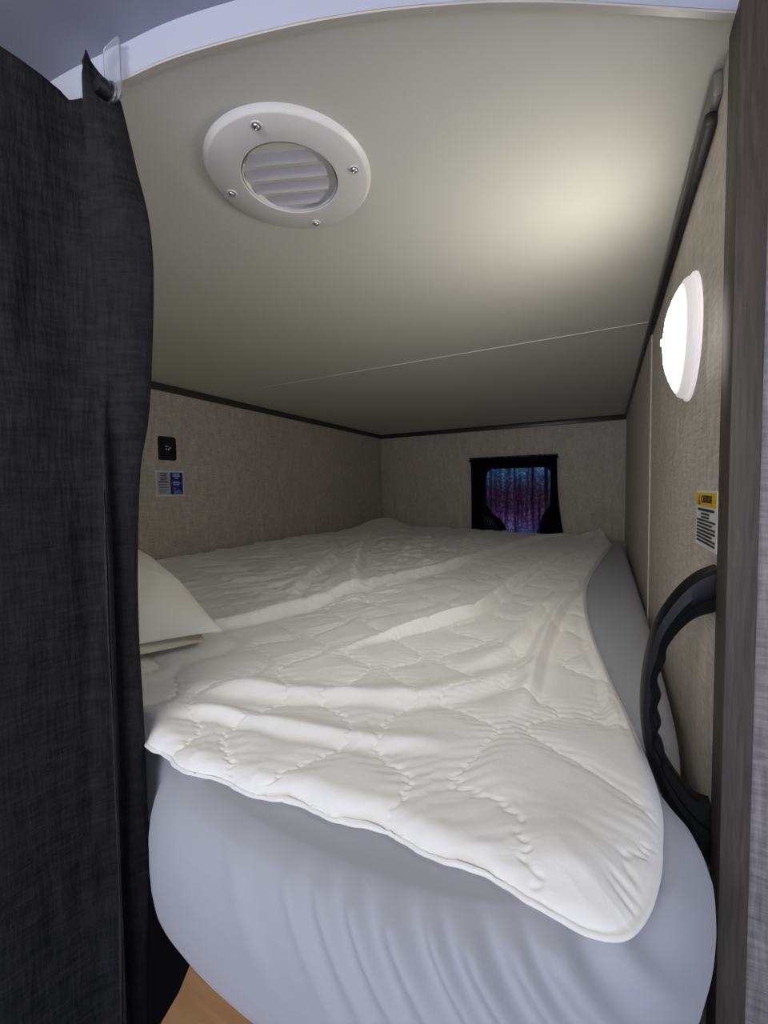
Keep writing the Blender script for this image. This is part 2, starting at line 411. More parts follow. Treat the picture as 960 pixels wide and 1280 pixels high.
# bunk platform, its left corner cut along the edge of the shade
bm = bmesh.new(); prism(bm, [(-1.24, .30), (-.60, .30), (-.42, .29), (-.335, .262), (-.296, .230), (-.272, .185), (-.262, .150), (-.10, .150), (-.02, .22), (.02, .30), (.05, .40), (.070, .46), (.070, 2.33), (-1.24, 2.33)], 'z', -.385, -.3625)
tag(obj('bunk_platform', bm, M_['ply'], smooth=False), 'tan plywood bunk platform showing below the mattress corner by the dark curtain', 'platform')
bm = bmesh.new(); prism(bm, [(-1.24, .33), (-.60, .33), (-.42, .32), (-.33, .29), (-.20, .22), (-.10, .20), (.0, .26), (.04, .33), (.06, .44), (.070, .46), (.070, 2.33), (-1.24, 2.33)], 'z', -1.3, -.3855)
struct(obj('wall_bunk_front', bm, M_['base'], smooth=False))
struct(box('floor', -3, 1.5, -2.4, .6, -1.34, -1.30, M_['base']))

# ------------------------------------------------------------------ window with its small dark curtain
win = struct(bpy.data.objects.new('window_1', None)); COL.objects.link(win)
cxw, czw, ww, hw = (WX0 + WX1) / 2, (WZ0 + WZ1) / 2, WX1 - WX0, WZ1 - WZ0
bm = bmesh.new(); prism(bm, rrect(cxw, czw, ww - .004, hw - .004, .045, 8), 'y', YB + .014, YB + .018)
struct(obj('window_pane', bm, M_['pane'], win, smooth=False))
bm = bmesh.new()
o1 = rrect(cxw, czw, ww + .05, hw + .05, .05, 8); i1 = rrect(cxw, czw, ww - .012, hw - .012, .040, 8)
va = [bm.verts.new((u, YB - .004, v)) for u, v in o1]; vb = [bm.verts.new((u, YB - .004, v)) for u, v in i1]
vc = [bm.verts.new((u, YB + .012, v)) for u, v in i1]; vd = [bm.verts.new((u, YB, v)) for u, v in o1]
for i in range(len(o1)):
    j = (i + 1) % len(o1)
    bm.faces.new((va[i], va[j], vb[j], vb[i])); bm.faces.new((vb[i], vb[j], vc[j], vc[i])); bm.faces.new((vd[i], vd[j], va[j], va[i]))
struct(obj('window_frame', bm, M_['black'], win))

wc = empty('window_curtain', (-.44, YB - .02, -.24), 'small dark translucent curtain gathered over the back window', 'curtain')
def W(o): o.location = (-wc.location.x, -wc.location.y, -wc.location.z); return o
# sheer panel: pleated, flaring at the bottom
def sheer(name, x0t, x1t, x0b, x1b, zt, zb, ybase, amp, freq, m, nx=150, nz=50, seed=0, power=1.0):
    V = []; F = []
    for j in range(nz + 1):
        t = j / nz; z = zt + (zb - zt) * t
        for i in range(nx + 1):
            s = i / nx; ss = t ** power
            x = (x0t + (x1t - x0t) * s) * (1 - ss) + (x0b + (x1b - x0b) * s) * ss
            ph = s * freq + .55 * math.sin(s * 17 + seed) + .25 * math.sin(3 * t + s * 6)
            y = ybase - amp * (.6 + .4 * t) * (1 + math.sin(ph * 2 * math.pi)) - .003 * float(vnoise(s * 9, t * 5, seed))
            V.append((x, y, z))
    for j in range(nz):
        for i in range(nx):
            a = j * (nx + 1) + i; F.append((a, a + 1, a + nx + 2, a + nx + 1))
    return W(mesh_obj(name, V, F, m, wc))
sheer('sheer_panel', -.655, -.228, -.650, -.205, .150, -.262, YB - .012, .0045, 15, M_['sheer'], seed=1)
b_ = sheer('border_panel', -.662, -.600, -.660, -.585, .150, -.262, YB - .026, .003, 3, M_['blackcloth'], 24, 40, 2)
b2 = sheer('border_panel', -.247, -.219, -.262, -.180, .150, -.262, YB - .026, .003, 2, M_['blackcloth'], 24, 40, 3, 2.2)
sheer('valance', -.664, -.219, -.662, -.221, .178, .118, YB - .030, .0025, 12, M_['blackcloth'], 160, 10, 4)
# bunched dark cloth at the lower corners
def blob(name, outline, y, depth, m):
    P = resample(np.vstack([catmull(outline + [outline[0]], 6)]), 60)[:-1]
    c = P.mean(0); V = []; F = []; rr = [1, .92, .75, .5, .25]
    for k, r in enumerate(rr):
        for i, p in enumerate(P):
            q = c + (p - c) * r
            wv = .25 * math.sin(i * 1.3) * (1 - r)
            V.append((q[0], y - depth * math.sqrt(max(0, 1 - r ** 2)) * (1 + wv), q[1]))
    V.append((c[0], y - depth, c[1])); n = len(P)
    for k in range(len(rr) - 1):
        for i in range(n): F.append((k*n+i, k*n+(i+1) % n, (k+1)*n+(i+1) % n, (k+1)*n+i))
    for i in range(n): F.append(((len(rr)-1)*n+i, (len(rr)-1)*n+(i+1) % n, len(V)-1))
    return W(mesh_obj(name, V, F, m, wc, recalc=True))
blob('gathered_corner', [(-.600, -.105), (-.570, -.085), (-.545, -.125), (-.500, -.160), (-.475, -.200), (-.470, -.262), (-.560, -.27), (-.625, -.262), (-.625, -.16)], YB - .030, .016, M_['blackcloth'])
blob('gathered_corner', [(-.245, -.075), (-.215, -.10), (-.195, -.20), (-.190, -.27), (-.27, -.272), (-.300, -.262), (-.298, -.17), (-.275, -.115)], YB - .030, .016, M_['blackcloth'])
for k in range(5):
    x = -.606 + k * .0135; bm = bmesh.new()
    P = [Vector((x + .040 * t + .010 * math.sin(t * 2.5 + 1), YB - .050 - .004 * math.sin(t * 3), -.128 - .006 * k - .070 * t)) for t in np.linspace(0, 1, 14)]
    ring0 = None
    for p, t in zip(P, np.linspace(0, 1, 14)):
        w = .0024 * math.sin(math.pi * min(1, t * .9 + .08)) + .0006
        ring = [bm.verts.new((p.x + w * math.cos(a), p.y + w * math.sin(a), p.z)) for a in np.linspace(0, 2 * math.pi, 7)[:-1]]
        if ring0:
            for i in range(6): bm.faces.new((ring0[i], ring0[(i+1) % 6], ring[(i+1) % 6], ring[i]))
        ring0 = ring
    W(obj('pleat', bm, M_['pleat'], wc))
bm = bmesh.new(); bx(bm, -.672, -.213, YB - .034, YB - .026, .170, .178, .002)
W(obj('curtain_rod', bm, M_['black'], wc))
for x in (-.669, -.218):
    bm = bmesh.new(); lathe(bm, [(.006, 0), (.006, -.028), (.003, -.030)], 'y', (x, YB - .0005, .162), 16)
    W(obj('rod_bracket', bm, M_['black'], wc))
# little white things against the back wall
bm = bmesh.new()
cz = -.224
for a, b_, w in (((-.822, cz + .010), (-.722, cz + .010), .002), ((-.822, cz - .012), (-.722, cz - .012), .002), ((-.822, cz + .010), (-.822, cz - .012), .0025), ((-.722, cz + .010), (-.722, cz - .012), .0025), ((-.820, cz + .009), (-.724, cz - .011), .0014), ((-.820, cz - .011), (-.724, cz + .009), .0014)):
    d = Vector((b_[0] - a[0], b_[1] - a[1])); n = Vector((-d.y, d.x)).normalized() * w
    prism(bm, [(a[0] + n.x, a[1] + n.y), (a[0] - n.x, a[1] - n.y), (b_[0] - n.x, b_[1] - n.y), (b_[0] + n.x, b_[1] + n.y)], 'y', YB - .016, YB - .0005)
tag(obj('wall_bracket', bm, M_['seamstrip'], smooth=False), 'tiny pale cross-braced bracket on the back wall left of the window curtain', 'bracket')
t = empty('curtain_snap', (-.500, YB - .052, -.222), 'tiny white ring snap at the lower edge of the window curtain', 'snap')
bm = bmesh.new(); bmesh.ops.create_uvsphere(bm, u_segments=16, v_segments=10, radius=.006)
for v in bm.verts: v.co.x *= 1.5
obj('snap_cap', bm, M_['print_white'], t, loc=(-.008, 0, -.003))
bm = bmesh.new()
R0, r0 = .007, .002
vv = [[bm.verts.new(((R0 + r0 * math.cos(b)) * math.cos(a), r0 * math.sin(b), (R0 + r0 * math.cos(b)) * math.sin(a))) for b in np.linspace(0, 2*math.pi, 9)[:-1]] for a in np.linspace(0, 2*math.pi, 21)[:-1]]
for i in range(20):
    for j in range(8): bm.faces.new((vv[i][j], vv[(i+1) % 20][j], vv[(i+1) % 20][(j+1) % 8], vv[i][(j+1) % 8]))
obj('snap_ring', bm, M_['clear'], t, loc=(.012, 0, 0))

# ------------------------------------------------------------------ mattress with fitted sheet
def zm(x): return -.246 + .032 * (XR - np.asarray(x)) / 1.33
ring = [(-1.243, .21), (-.95, .235), (-.62, .255), (-.47, .262), (-.415, .258), (-.372, .242), (-.338, .209), (-.29, .190), (-.20, .183), (-.10, .190), (-.03, .212), (.02, .248), (.052, .298), (.070, .350), (.0690, .378), (.058, .402), (.049, .43), (.053, .458), (.066, .490), (.074, .54), (.0775, .62), (.080, .80), (.0825, 1.1), (.0830, 2.0), (.0830, 2.276), (-.6, 2.279), (-1.243, 2.278), (-1.2435, 1.2)]
R1 = catmull(ring + [ring[0]], 40)
seg = np.r_[0, np.cumsum(np.linalg.norm(np.diff(R1, axis=0), axis=1))]
dens = np.where((R1[:, 0] > -.50) & (R1[:, 1] < .62), 1 / .0013, 1 / .012); dens = np.r_[0, np.cumsum(np.diff(seg) * dens[1:])]
sm_ = np.interp(np.linspace(0, dens[-1], int(dens[-1]) + 1), dens, seg)
R1 = np.stack([np.interp(sm_, seg, R1[:, k]) for k in range(2)], 1)[:-1]
# finer sampling of the visible front
tan = np.roll(R1, -1, 0) - np.roll(R1, 1, 0); tan /= np.linalg.norm(tan, axis=1)[:, None] + 1e-12
nor = np.stack([tan[:, 1], -tan[:, 0]], 1)          # outward for a counter-clockwise ring
ZBOT = -.362
prof = [(-.20, 0.0, 0), (-.06, 0.0, 0), (-.030, .0015, 0), (-.015, .007, 0), (-.006, .017, 0), (-.002, .028, 0)]
levels = []
# bottom to top: (inset, height fraction 0..1)
for ins, h in ((.040, 0), (.028, .0), (.016, .03), (.007, .10), (.002, .20), (0, .32), (-.0005, .45), (0, .58), (.002, .70), (.0055, .80), (.011, .89), (.018, .95), (.027, .985), (.034, 1.0), (.042, 1.0)):
    levels.append((ins, h))
_l = np.array(levels); _k = np.r_[0, np.cumsum(np.hypot(np.diff(_l[:, 0]), np.diff(_l[:, 1]) * .115))]
_q = np.linspace(0, _k[-1], 64); levels = list(zip(np.interp(_q, _k, _l[:, 0]), np.interp(_q, _k, _l[:, 1])))
front = smooth(.60, .34, R1[:, 1]) * smooth(-.60, -.3, R1[:, 0])
V = []; n = len(R1)
side_tight = smooth(.43, .60, R1[:, 1])                # where it is pressed against walls keep the bulge small
for ins, h in levels:
    P = R1 - nor * ins
    top = zm(P[:, 0]); z = ZBOT + (top - ZBOT) * h
    # tension folds fanning down the front
    drop = (top - z)                                     # folds start under the cover and fan out to the right as they fall
    x = P[:, 0] - .30 * drop - .035 * np.sin(np.clip(drop / .09, 0, 1) * 1.57)
    fold = np.zeros(n)
    for c, w, a in ((-.235, .010, .0010), (-.185, .007, .0016), (-.160, .006, .0022), (-.137, .0055, .0030), (-.112, .007, .0042), (-.090, .0045, .0032), (-.070, .006, .0050), (-.048, .005, .0036), (-.028, .008, .0040), (0.0, .007, .0022)):
        fold += a * (np.exp(-((x - c) / w) ** 2) - .5 * np.exp(-((x - c - w * 1.6) / w) ** 2))
    fold *= 1.8 * (R1[:, 1] < .34) * np.clip(drop / .006, 0, 1) * np.clip(1.2 - drop / .062, 0, 1)
    fold += .004 * np.exp(-((P[:, 0] - .030 + (z - top) * .9) / .010) ** 2) * (R1[:, 1] < .36) * np.clip(drop / .006, 0, 1) * np.clip(1 - drop / .05, 0, 1)
    undul = .003 * (fbm(P[:, 0] * 14, z * 14 + 3, 3) - .5) * (1 if 0 < h < 1 else 0) * (1 - side_tight)
    P = P + nor * (fold + undul)[:, None]
    V += [(p[0], p[1], q) for p, q in zip(P, z)]
F = []
for k in range(len(levels) - 1):
    for i in range(n): F.append((k*n+i, k*n+(i+1) % n, (k+1)*n+(i+1) % n, (k+1)*n+i))
F.append(tuple(range(n))[::-1]); F.append(tuple(range((len(levels)-1)*n, len(levels)*n)))
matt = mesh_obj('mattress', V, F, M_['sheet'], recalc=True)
for p_ in matt.data.polygons:
    if len(p_.vertices) > 50: p_.use_smooth = False
tag(matt, 'bunk mattress in a smooth white fitted sheet filling the bunk', 'mattress')

# ------------------------------------------------------------------ quilted cover lying on the mattress
frontc = catmull([(-1.225, .262), (-.90, .280), (-.60, .262), (-.46, .252), (-.405, .251), (-.370, .2335), (-.342, .2305), (-.314, .229), (-.253, .234), (-.184, .244), (-.132, .2495), (-.085, .2500), (-.046, .2490), (-.022, .245)], 10)
frontc[:, 1] += (.0022 * np.sin(frontc[:, 0] * 2 * math.pi / .071 + 1) + .0004 * np.sin(frontc[:, 0] * 2 * math.pi / .017)) * smooth(-.022, -.05, frontc[:, 0])
rightc = catmull([(-.022, .245), (-.006, .2435), (.010, .250), (.021, .268), (.029, .294), (.034, .325), (.0375, .382), (.026, .478), (.006, .593), (-.020, .78), (-.034, .95), (-.040, 1.15), (-.030, 1.35), (-.010, 1.60), (.012, 1.85), (.024, 2.05), (.010, 2.19), (-.04, 2.262)], 12)
NU, NV = 560, 560
# warp of u: dense at the right
uu = np.linspace(0, 1, NU); uu = np.where(uu < .3, uu / .3 * .60, .60 + (uu - .3) / .7 * .40)
dF = resample(frontc, 3000); dR = rightc
sR = np.r_[0, np.cumsum(np.linalg.norm(np.diff(dR, axis=0), axis=1))]
ts = np.linspace(0, 1, NV); ls = (np.exp(ts * 2.9) - 1) / (math.exp(2.9) - 1) * sR[-1]
Rc = np.stack([np.interp(ls, sR, dR[:, k]) for k in range(2)], 1)
vfrac = ls / sR[-1]
Lc = np.stack([np.full(NV, -1.228), .262 + (2.268 - .262) * vfrac], 1)
Fc = dF[np.clip((uu * 2999).astype(int), 0, 2999)]
Bc = np.stack([-1.228 + (-.04 + 1.228) * uu, 2.268 + (2.268 - 2.268) * uu], 1)
U = uu[None, :, None]; Vv = vfrac[:, None, None]
c00, c10, c01, c11 = Fc[0], Fc[-1], Bc[0], Bc[-1]
S = (1-Vv) * Fc[None] + Vv * Bc[None] + (1-U) * Lc[:, None] + U * Rc[:, None] - ((1-U)*(1-Vv)*c00 + U*(1-Vv)*c10 + (1-U)*Vv*c01 + U*Vv*c11)
X, Y = S[..., 0], S[..., 1]
# distance from the edge of the quilt
dfr, _, _ = poly_dist(X, Y, resample(frontc, 200)); drt, _, _ = poly_dist(X, Y, resample(rightc, 260))
dl = X + 1.228; db = 2.268 - Y
E_ = np.minimum(np.minimum(dfr, drt), np.minimum(dl, db))
dist_cam = np.hypot(X, Y)
T = .0125
prof_e = np.sqrt(np.clip(1 - (1 - np.clip(E_ / .016, 0, 1)) ** 2, 0, 1))
# ogee quilting
ang = math.radians(24)
wx = X + .052 * (fbm(X * 5, Y * 5, 11) - .5) * 2; wy = Y + .052 * (fbm(X * 5, Y * 5, 21) - .5) * 2
pu = wx * math.cos(ang) + wy * math.sin(ang); pv = -wx * math.sin(ang) + wy * math.cos(ang)
Wc, Lp = .078, .135
g = np.full(X.shape, 1e9)
k0 = np.floor(pu / Wc)
for dk in (-1, 0, 1, 2):
    kk = k0 + dk; sgn = np.where(np.mod(kk, 2) == 0, 1.0, -1.0)
    cx_ = kk * Wc + sgn * .025 * np.sin(2 * math.pi * pv / Lp) + .0022 * np.sin(2 * math.pi * pv / .012 + kk)
    slope = np.abs(.025 * 2 * math.pi / Lp * np.cos(2 * math.pi * pv / Lp))
    g = np.minimum(g, np.abs(pu - cx_) / np.sqrt(1 + slope ** 2))
line = np.exp(-(g / .0019) ** 2)
puff = 1 - np.exp(-(g / .016) ** 2)
near = smooth(1.6, .6, dist_cam)
bead = .0014 * np.exp(-(g / .0016) ** 2) * (.5 + .5 * np.sin(2 * math.pi * pv / .0045))
mid_r = smooth(-.45, -.20, X)                        # the right half lies smoother than the left
qa = (X + .480) * -.45 + (Y - .415) * -.893; qb = (X + .480) * -.893 + (Y - .415) * .45
pm = 1 - smooth(-.02, .03, qa) * smooth(.38, .33, qa) * smooth(-.02, .03, qb) * smooth(.64, .58, qb)   # flat where the pillow rests
z = T * prof_e + (-.0022 * line + .0026 * puff) * prof_e + bead * prof_e
z += .0006 * np.exp(-(g / .010) ** 2) * (ridged(pu * 60, pv * 170, 4) - .5) * prof_e
# wrinkles flowing along the folds
c, s = math.cos(math.radians(62)), math.sin(math.radians(62))
al = X * c + Y * s; ac = -X * s + Y * c
crinkle_zone = smooth(-.32, -.55, X) * smooth(.45, .75, Y)
wr = (1 - .65 * mid_r) * (.5 + .7 * smooth(.5, 1.0, dist_cam)) * .0060 * (ridged(ac * 14 + .8 * fbm(al * 6, ac * 6, 9), al * 3.6, 2) - .4)
wr += .0050 * crinkle_zone * (ridged(ac * 62 + 1.2 * fbm(al * 14, ac * 14, 15), al * 15, 51, 2) - .35)
wr += .0150 * crinkle_zone * (ridged(ac * 26 + .6 * fbm(al * 9, ac * 9, 12), al * 7, 31, 3) - .35)
wr += .0100 * (fbm(X * 4.2, Y * 4.2, 41, 2) - .5)
def fold(pts, h, w, steep=.35, taper=(.08, .92), wob=.3, seed=0):
    P = catmull(pts, 6); d, sd, pr = poly_dist(X, Y, P)
    wv = w * (1 + wob * (vnoise(pr * 9, pr * 0, seed) - .5) * 2)
    ww_ = np.where(sd > 0, wv, wv * steep)
    groove = np.where(sd < 0, .30 * np.exp(-((d - 1.7 * wv * steep - .002) / (.6 * wv * steep + .002)) ** 2), 0)
    return h * (np.exp(-(d / ww_) ** 2) - groove) * smooth(0, taper[0], pr) * smooth(1, taper[1], pr) * (1 + .35 * (vnoise(pr * 14, pr * 0 + 3, seed + 1) - .5))
fz = np.zeros(X.shape)
fz += fold([(-.600, .43), (-.541, .503), (-.497, .724), (-.460, .957), (-.404, 1.163), (-.350, 1.533), (-.271, 1.963), (-.132, 2.26)], .0125, .017, .60, (.02, .95), seed=1)
fz += fold([(-.349, .432), (-.307, .551), (-.241, .691), (-.210, .789), (-.196, 1.023), (-.162, 1.338), (-.097, 1.748), (-.01, 2.20)], .0115, .013, .60, (.12, .97), seed=2)
fz += fold([(-.100, .40), (-.077, .468), (-.079, .658), (-.070, .884), (-.048, 1.045), (-.062, 1.185)], .0105, .012, .6, (.2, .85), seed=3)
fz += fold([(-.028, .85), (-.022, .76), (-.011, .67), (.002, .577), (.012, .497), (.020, .424)], .008, .011, .6, (.15, .75), seed=4)
fz += fold([(-.406, .641), (-.505, .80), (-.70, 1.157), (-.95, 1.70), (-1.004, 2.098)], .018, .045, .35, (.2, .9), seed=5)
fz += fold([(-.55, .60), (-.66, .85), (-.82, 1.20), (-1.0, 1.45)], .010, .03, .5, (.2, .8), seed=6)
fz += fold([(-.45, .30), (-.36, .345), (-.28, .372), (-.16, .44), (-.05, .60)], .006, .020, .6, (.2, .7), seed=7)
fz += fold([(-.42, .275), (-.33, .295), (-.22, .315), (-.10, .36)], .005, .014, .6, (.2, .7), seed=8)
fz += fold([(-.17, .50), (-.12, .60), (-.11, .78), (-.10, .95)], .007, .016, .6, (.2, .7), seed=9)
fz += .044 * np.exp(-(((X + 1.09) / .105) ** 2 + ((Y - 2.06) / .16) ** 2) ** 1.3)
fz += .026 * np.exp(-(((X + .02) / .09) ** 2 + ((Y - 2.13) / .13) ** 2)) * (.7 + .6 * vnoise(X * 28, Y * 22, 77))
fz += .006 * np.exp(-(((X + .02) / .035) ** 2 + ((Y - .28) / .035) ** 2))
calm = np.exp(-np.clip(fz, 0, 1) / .012)
z += (prof_e * wr * (.35 + .65 * calm) + 1.30 * fz * smooth(0, .03, E_)) * pm
z += (.0022 * smooth(.34, .5, Y)) * np.exp(-((E_ - .0045) / .0032) ** 2)    # corded binding
base = zm(X)
# the front left of the cover sags slightly over the rounded mattress edge
inner_f = .006 * smooth(.022, .0, dfr)
Z = base + np.maximum(z, .0035)
V = [(X[j, i], Y[j, i], Z[j, i]) for j in range(NV) for i in range(NU)]
F = [(j*NU+i, j*NU+i+1, (j+1)*NU+i+1, (j+1)*NU+i) for j in range(NV-1) for i in range(NU-1)]
# turned-under hem all round
bidx = [(0, i) for i in range(NU)] + [(j, NU-1) for j in range(1, NV)] + [(NV-1, i) for i in range(NU-2, -1, -1)] + [(j, 0) for j in range(NV-2, 0, -1)]
bi = [j*NU+i for j, i in bidx]; k0_ = len(V)
BP = np.array([(X[j, i], Y[j, i], Z[j, i]) for j, i in bidx]); tg = np.roll(BP, -3, 0) - np.roll(BP, 3, 0); tg = tg[:, :2] / (np.linalg.norm(tg[:, :2], axis=1)[:, None] + 1e-9)
inn = np.stack([-tg[:, 1], tg[:, 0]], 1); nb = len(bi)
zb = zm(BP[:, 0]) + .0006
for off, fr in ((-.0022, .72), (-.0024, .35), (-.0008, .08), (.001, 0)):
    V += [(p[0] + q[0] * off, p[1] + q[1] * off, b0 + (max(p[2], b0 + .002) - b0) * fr) for p, q, b0 in zip(BP, inn, zb)]
prev = bi
for r in range(4):
    cur = list(range(k0_ + r*nb, k0_ + (r+1)*nb))
    for i in range(nb): F.append((prev[i], cur[i], cur[(i+1) % nb], prev[(i+1) % nb]))
    prev = cur
F.append(tuple(prev))
quilt = mesh_obj('quilted_cover', V, F, M_['quilt'])
tag(quilt, 'rumpled white quilted bed cover with wavy stitching spread over the mattress', 'quilt')

# ------------------------------------------------------------------ pillow behind the curtain
PC = Vector((-.480, .415, 0)); dA = Vector((-.45, -.893, 0)).normalized(); dB = Vector((-.893, .45, 0)).normalized()
LA, LB = .34, .60
pl = empty('pillow', (PC.x + dA.x * LA / 2 + dB.x * LB / 2, PC.y + dA.y * LA / 2 + dB.y * LB / 2, float(zm(-.8)) + .014), 'plump ivory pillow lying half hidden behind the dark curtain', 'pillow')
NA, NB = 70, 90
def pil(a, b, side):
    # a,b in -1..1
    pin = 1 - .07 * (1 - a * a) * 0 
    ea, eb = 1 - abs(a), 1 - abs(b)
    xa = a * (1 - .10 * (1 - b * b) * abs(a) ** 6 * -0.0); xb = b
    xa = a * (1 - .07 * (1 - b ** 2)); xb = b * (1 - .05 * (1 - a ** 2))
    h = (max(0, 1 - abs(a) ** 3.0) ** .60) * (max(0, 1 - abs(b) ** 4.0) ** .60)
    return xa, xb, h
def pillow_mesh(name, m, sc, hz_t, hz_b, lift, seed):
    V = []; F = []
    for side in (1, -1):
        for i in range(NA + 1):
            for j in range(NB + 1):
                a = math.sin((i / NA - .5) * math.pi); b = math.sin((j / NB - .5) * math.pi)
                xa, xb, h = pil(a, b, side)
                hh = h * (hz_t if side > 0 else -hz_b)
                wr = .010 * (float(ridged(a * 2.2 + b, b * 3.5 - a, seed)) - .5) * h ** .6 if side > 0 else 0
                p = dA * (xa * LA / 2 * sc) + dB * (xb * LB / 2 * sc)
                V.append((p.x, p.y, lift + hh + wr))
    n1 = (NA + 1) * (NB + 1)
    for s_ in (0, 1):
        for i in range(NA):
            for j in range(NB):
                q = [s_*n1 + i*(NB+1)+j, s_*n1 + i*(NB+1)+j+1, s_*n1 + (i+1)*(NB+1)+j+1, s_*n1 + (i+1)*(NB+1)+j]
                F.append(q if s_ else q[::-1])
    o = mesh_obj(name, V, F, m, pl)
    bm = bmesh.new(); bm.from_mesh(o.data); bmesh.ops.remove_doubles(bm, verts=bm.verts, dist=.0004); bmesh.ops.recalc_face_normals(bm, faces=bm.faces); bm.to_mesh(o.data); bm.free()
    return finish(o)
pillow_mesh('pillowcase', M_['pillow'], 1.0, .098, .010, .017, 3)
# open flap of the case: a cream layer showing along the lower edge
V = []; F = []
for i in range(41):
    t = i / 40
    for j in range(7):
        s_ = j / 6
        p = PC + dA * (.02 + (LA - .03) * t) - PC + dB * (.010 + .03 * s_)
        q = Vector((PC.x, PC.y, 0)) - Vector((pl.location.x, pl.location.y, 0)) + p
        V.append((q.x + .003 * math.sin(t * 9), q.y, .004 + .016 * s_ * math.sin(math.pi * t) ** .5))
for i in range(40):
    for j in range(6): F.append((i*7+j, i*7+j+1, (i+1)*7+j+1, (i+1)*7+j))
mesh_obj('pillowcase_flap', V, F, M_['pillow_in'], pl, recalc=True)

# ------------------------------------------------------------------ ceiling vent
VC = Vector((-.312, .383, ZC))
vent = empty('ceiling_vent', VC, 'round white ceiling air vent with angled louvres and four screws', 'vent')
bm = bmesh.new()
prof = [(.0520, .012), (.0520, -.0046), (.0532, -.0056), (.0840, -.0058), (.0856, -.0050), (.0872, -.0030), (.0890, -.0008), (.0890, 0), (.0600, 0), (.0530, .012)]
rings = lathe(bm, prof, 'z', n=96, close=False)
for i in range(96): bm.faces.new((rings[-1][i], rings[-1][(i+1) % 96], rings[0][(i+1) % 96], rings[0][i]))
obj('vent_flange', bm, M_['plastic'], vent)
bm = bmesh.new(); rings = lathe(bm, [(.0518, -.0040), (.0510, .0015), (.0505, .013), (.0495, .013), (.0500, .001), (.0508, -.0048)], 'z', n=80, close=False)
obj('inner_ring', bm, M_['plastic'], vent)
bm = bmesh.new(); lathe(bm, [(.0520, .0150), (.0520, .0160)], 'z', n=48); obj('duct_cover', bm, M_['duct'], vent)
bd = math.radians(22.0)
ux, uy = math.cos(bd), math.sin(bd)          # along a blade
for k in range(4):
    off = (-.0375 + k * .0205)                # across the blades, towards +perp
    bm = bmesh.new(); N = 28; rows = []
    # each vane is a tilted strip trimmed to the circle of the ring
    for r in range(7):
        c_ = off - .0045 + .0190 * r / 6
        half = math.sqrt(max(1e-6, .0455 ** 2 - min(abs(c_), .0450) ** 2))
        zz = -.0044 + .0078 * (1 - r / 6)
        lo_, hi_ = -half - .003, half - .003
        rows.append([(lo_ + (hi_ - lo_) * i / N, c_, zz) for i in range(N + 1)])
    vts = [[bm.verts.new((p[0] * ux - p[1] * uy, p[0] * uy + p[1] * ux, p[2])) for p in row] for row in rows]
    vt2 = [[bm.verts.new((p[0] * ux - p[1] * uy, p[0] * uy + p[1] * ux, p[2] + .0012)) for p in row] for row in rows]
    for r in range(6):
        for i in range(N):
            bm.faces.new((vts[r][i], vts[r][i+1], vts[r+1][i+1], vts[r+1][i])); bm.faces.new((vt2[r][i], vt2[r+1][i], vt2[r+1][i+1], vt2[r][i+1]))
    for r_ in (0, 6):
        for i in range(N): bm.faces.new((vts[r_][i], vt2[r_][i], vt2[r_][i+1], vts[r_][i+1]))
    for r in range(6):
        for i_ in (0, N): bm.faces.new((vts[r][i_], vts[r+1][i_], vt2[r+1][i_], vt2[r][i_]))
    obj('louvre', bm, M_['vane'], vent, angle=30)
for sx, sy in ((-.293, .312), (-.241, .402), (-.331, .455), (-.383, .365)):
    bm = bmesh.new(); lathe(bm, [(.0034, 0), (.0034, -.0010), (.0026, -.0022), (.0012, -.0028), (.0004, -.0018)], 'z', n=20)
    obj('screw', bm, M_['steel'], vent, loc=(sx - VC.x, sy - VC.y, -.0062))
    bm = bmesh.new(); lathe(bm, [(.0056, .0008), (.0056, -.0004), (.0044, -.0006), (.0036, .0008)], 'z', n=24)
    obj('screw_boss', bm, M_['plastic'], vent, loc=(sx - VC.x, sy - VC.y, -.0060))

# ------------------------------------------------------------------ wall lamp
LC = Vector((XR, .595, .168))
lamp = empty('wall_lamp', LC, 'lit round white wall lamp on the right wall beside the dark post', 'lamp')
bm = bmesh.new(); lathe(bm, [(.0690, 0), (.0690, -.0022), (.0670, -.0030), (.0640, -.0030)], 'x', n=72)
obj('lamp_base', bm, M_['lamp_rim'], lamp)
bm = bmesh.new(); lathe(bm, [(.0655, -.0025), (.0655, -.0060), (.0635, -.0095), (.0580, -.0125), (.0520, -.0155), (.0440, -.0190), (.0360, -.0218), (.0280, -.0238), (.0180, -.0250), (.0060, -.0255)], 'x', n=72)
obj('lamp_lens', bm, M_['lens'], lamp)
bm = bmesh.new(); lathe(bm, [(.0042, -.0245), (.0042, -.0285), (.0034, -.0292)], 'x', n=24)
obj('switch', bm, M_['lamp_rim'], lamp)

# ------------------------------------------------------------------ switch plate and stickers
def plate(name, axis_x, y0, y1, z0, z1, t, m, parent, r=.004):
    """rounded plate standing off a side wall; t may be negative"""
    bm = bmesh.new(); prism(bm, rrect((y0+y1)/2, (z0+z1)/2, abs(y1-y0), z1-z0, r), 'x', axis_x, axis_x + t)
    if abs(t) > .003:
        bmesh.ops.bevel(bm, geom=[e for e in bm.edges if abs(e.verts[0].co.x - (axis_x+t)) < 1e-6 and abs(e.verts[1].co.x - (axis_x+t)) < 1e-6], offset=.0018, segments=2, affect='EDGES')
    o = obj(name, bm, m, parent)
    if parent: o.location = -parent.location
    return o
sw = empty('switch_plate', (XL, .882, .147), 'small black control plate with tiny white marks on the left wall', 'switch')
plate('faceplate', XL, .852, .912, .110, .185, .006, M_['black'], sw, .006)
plate('button', XL + .0055, .862, .902, .120, .175, .0035, M_['black'], sw, .004)
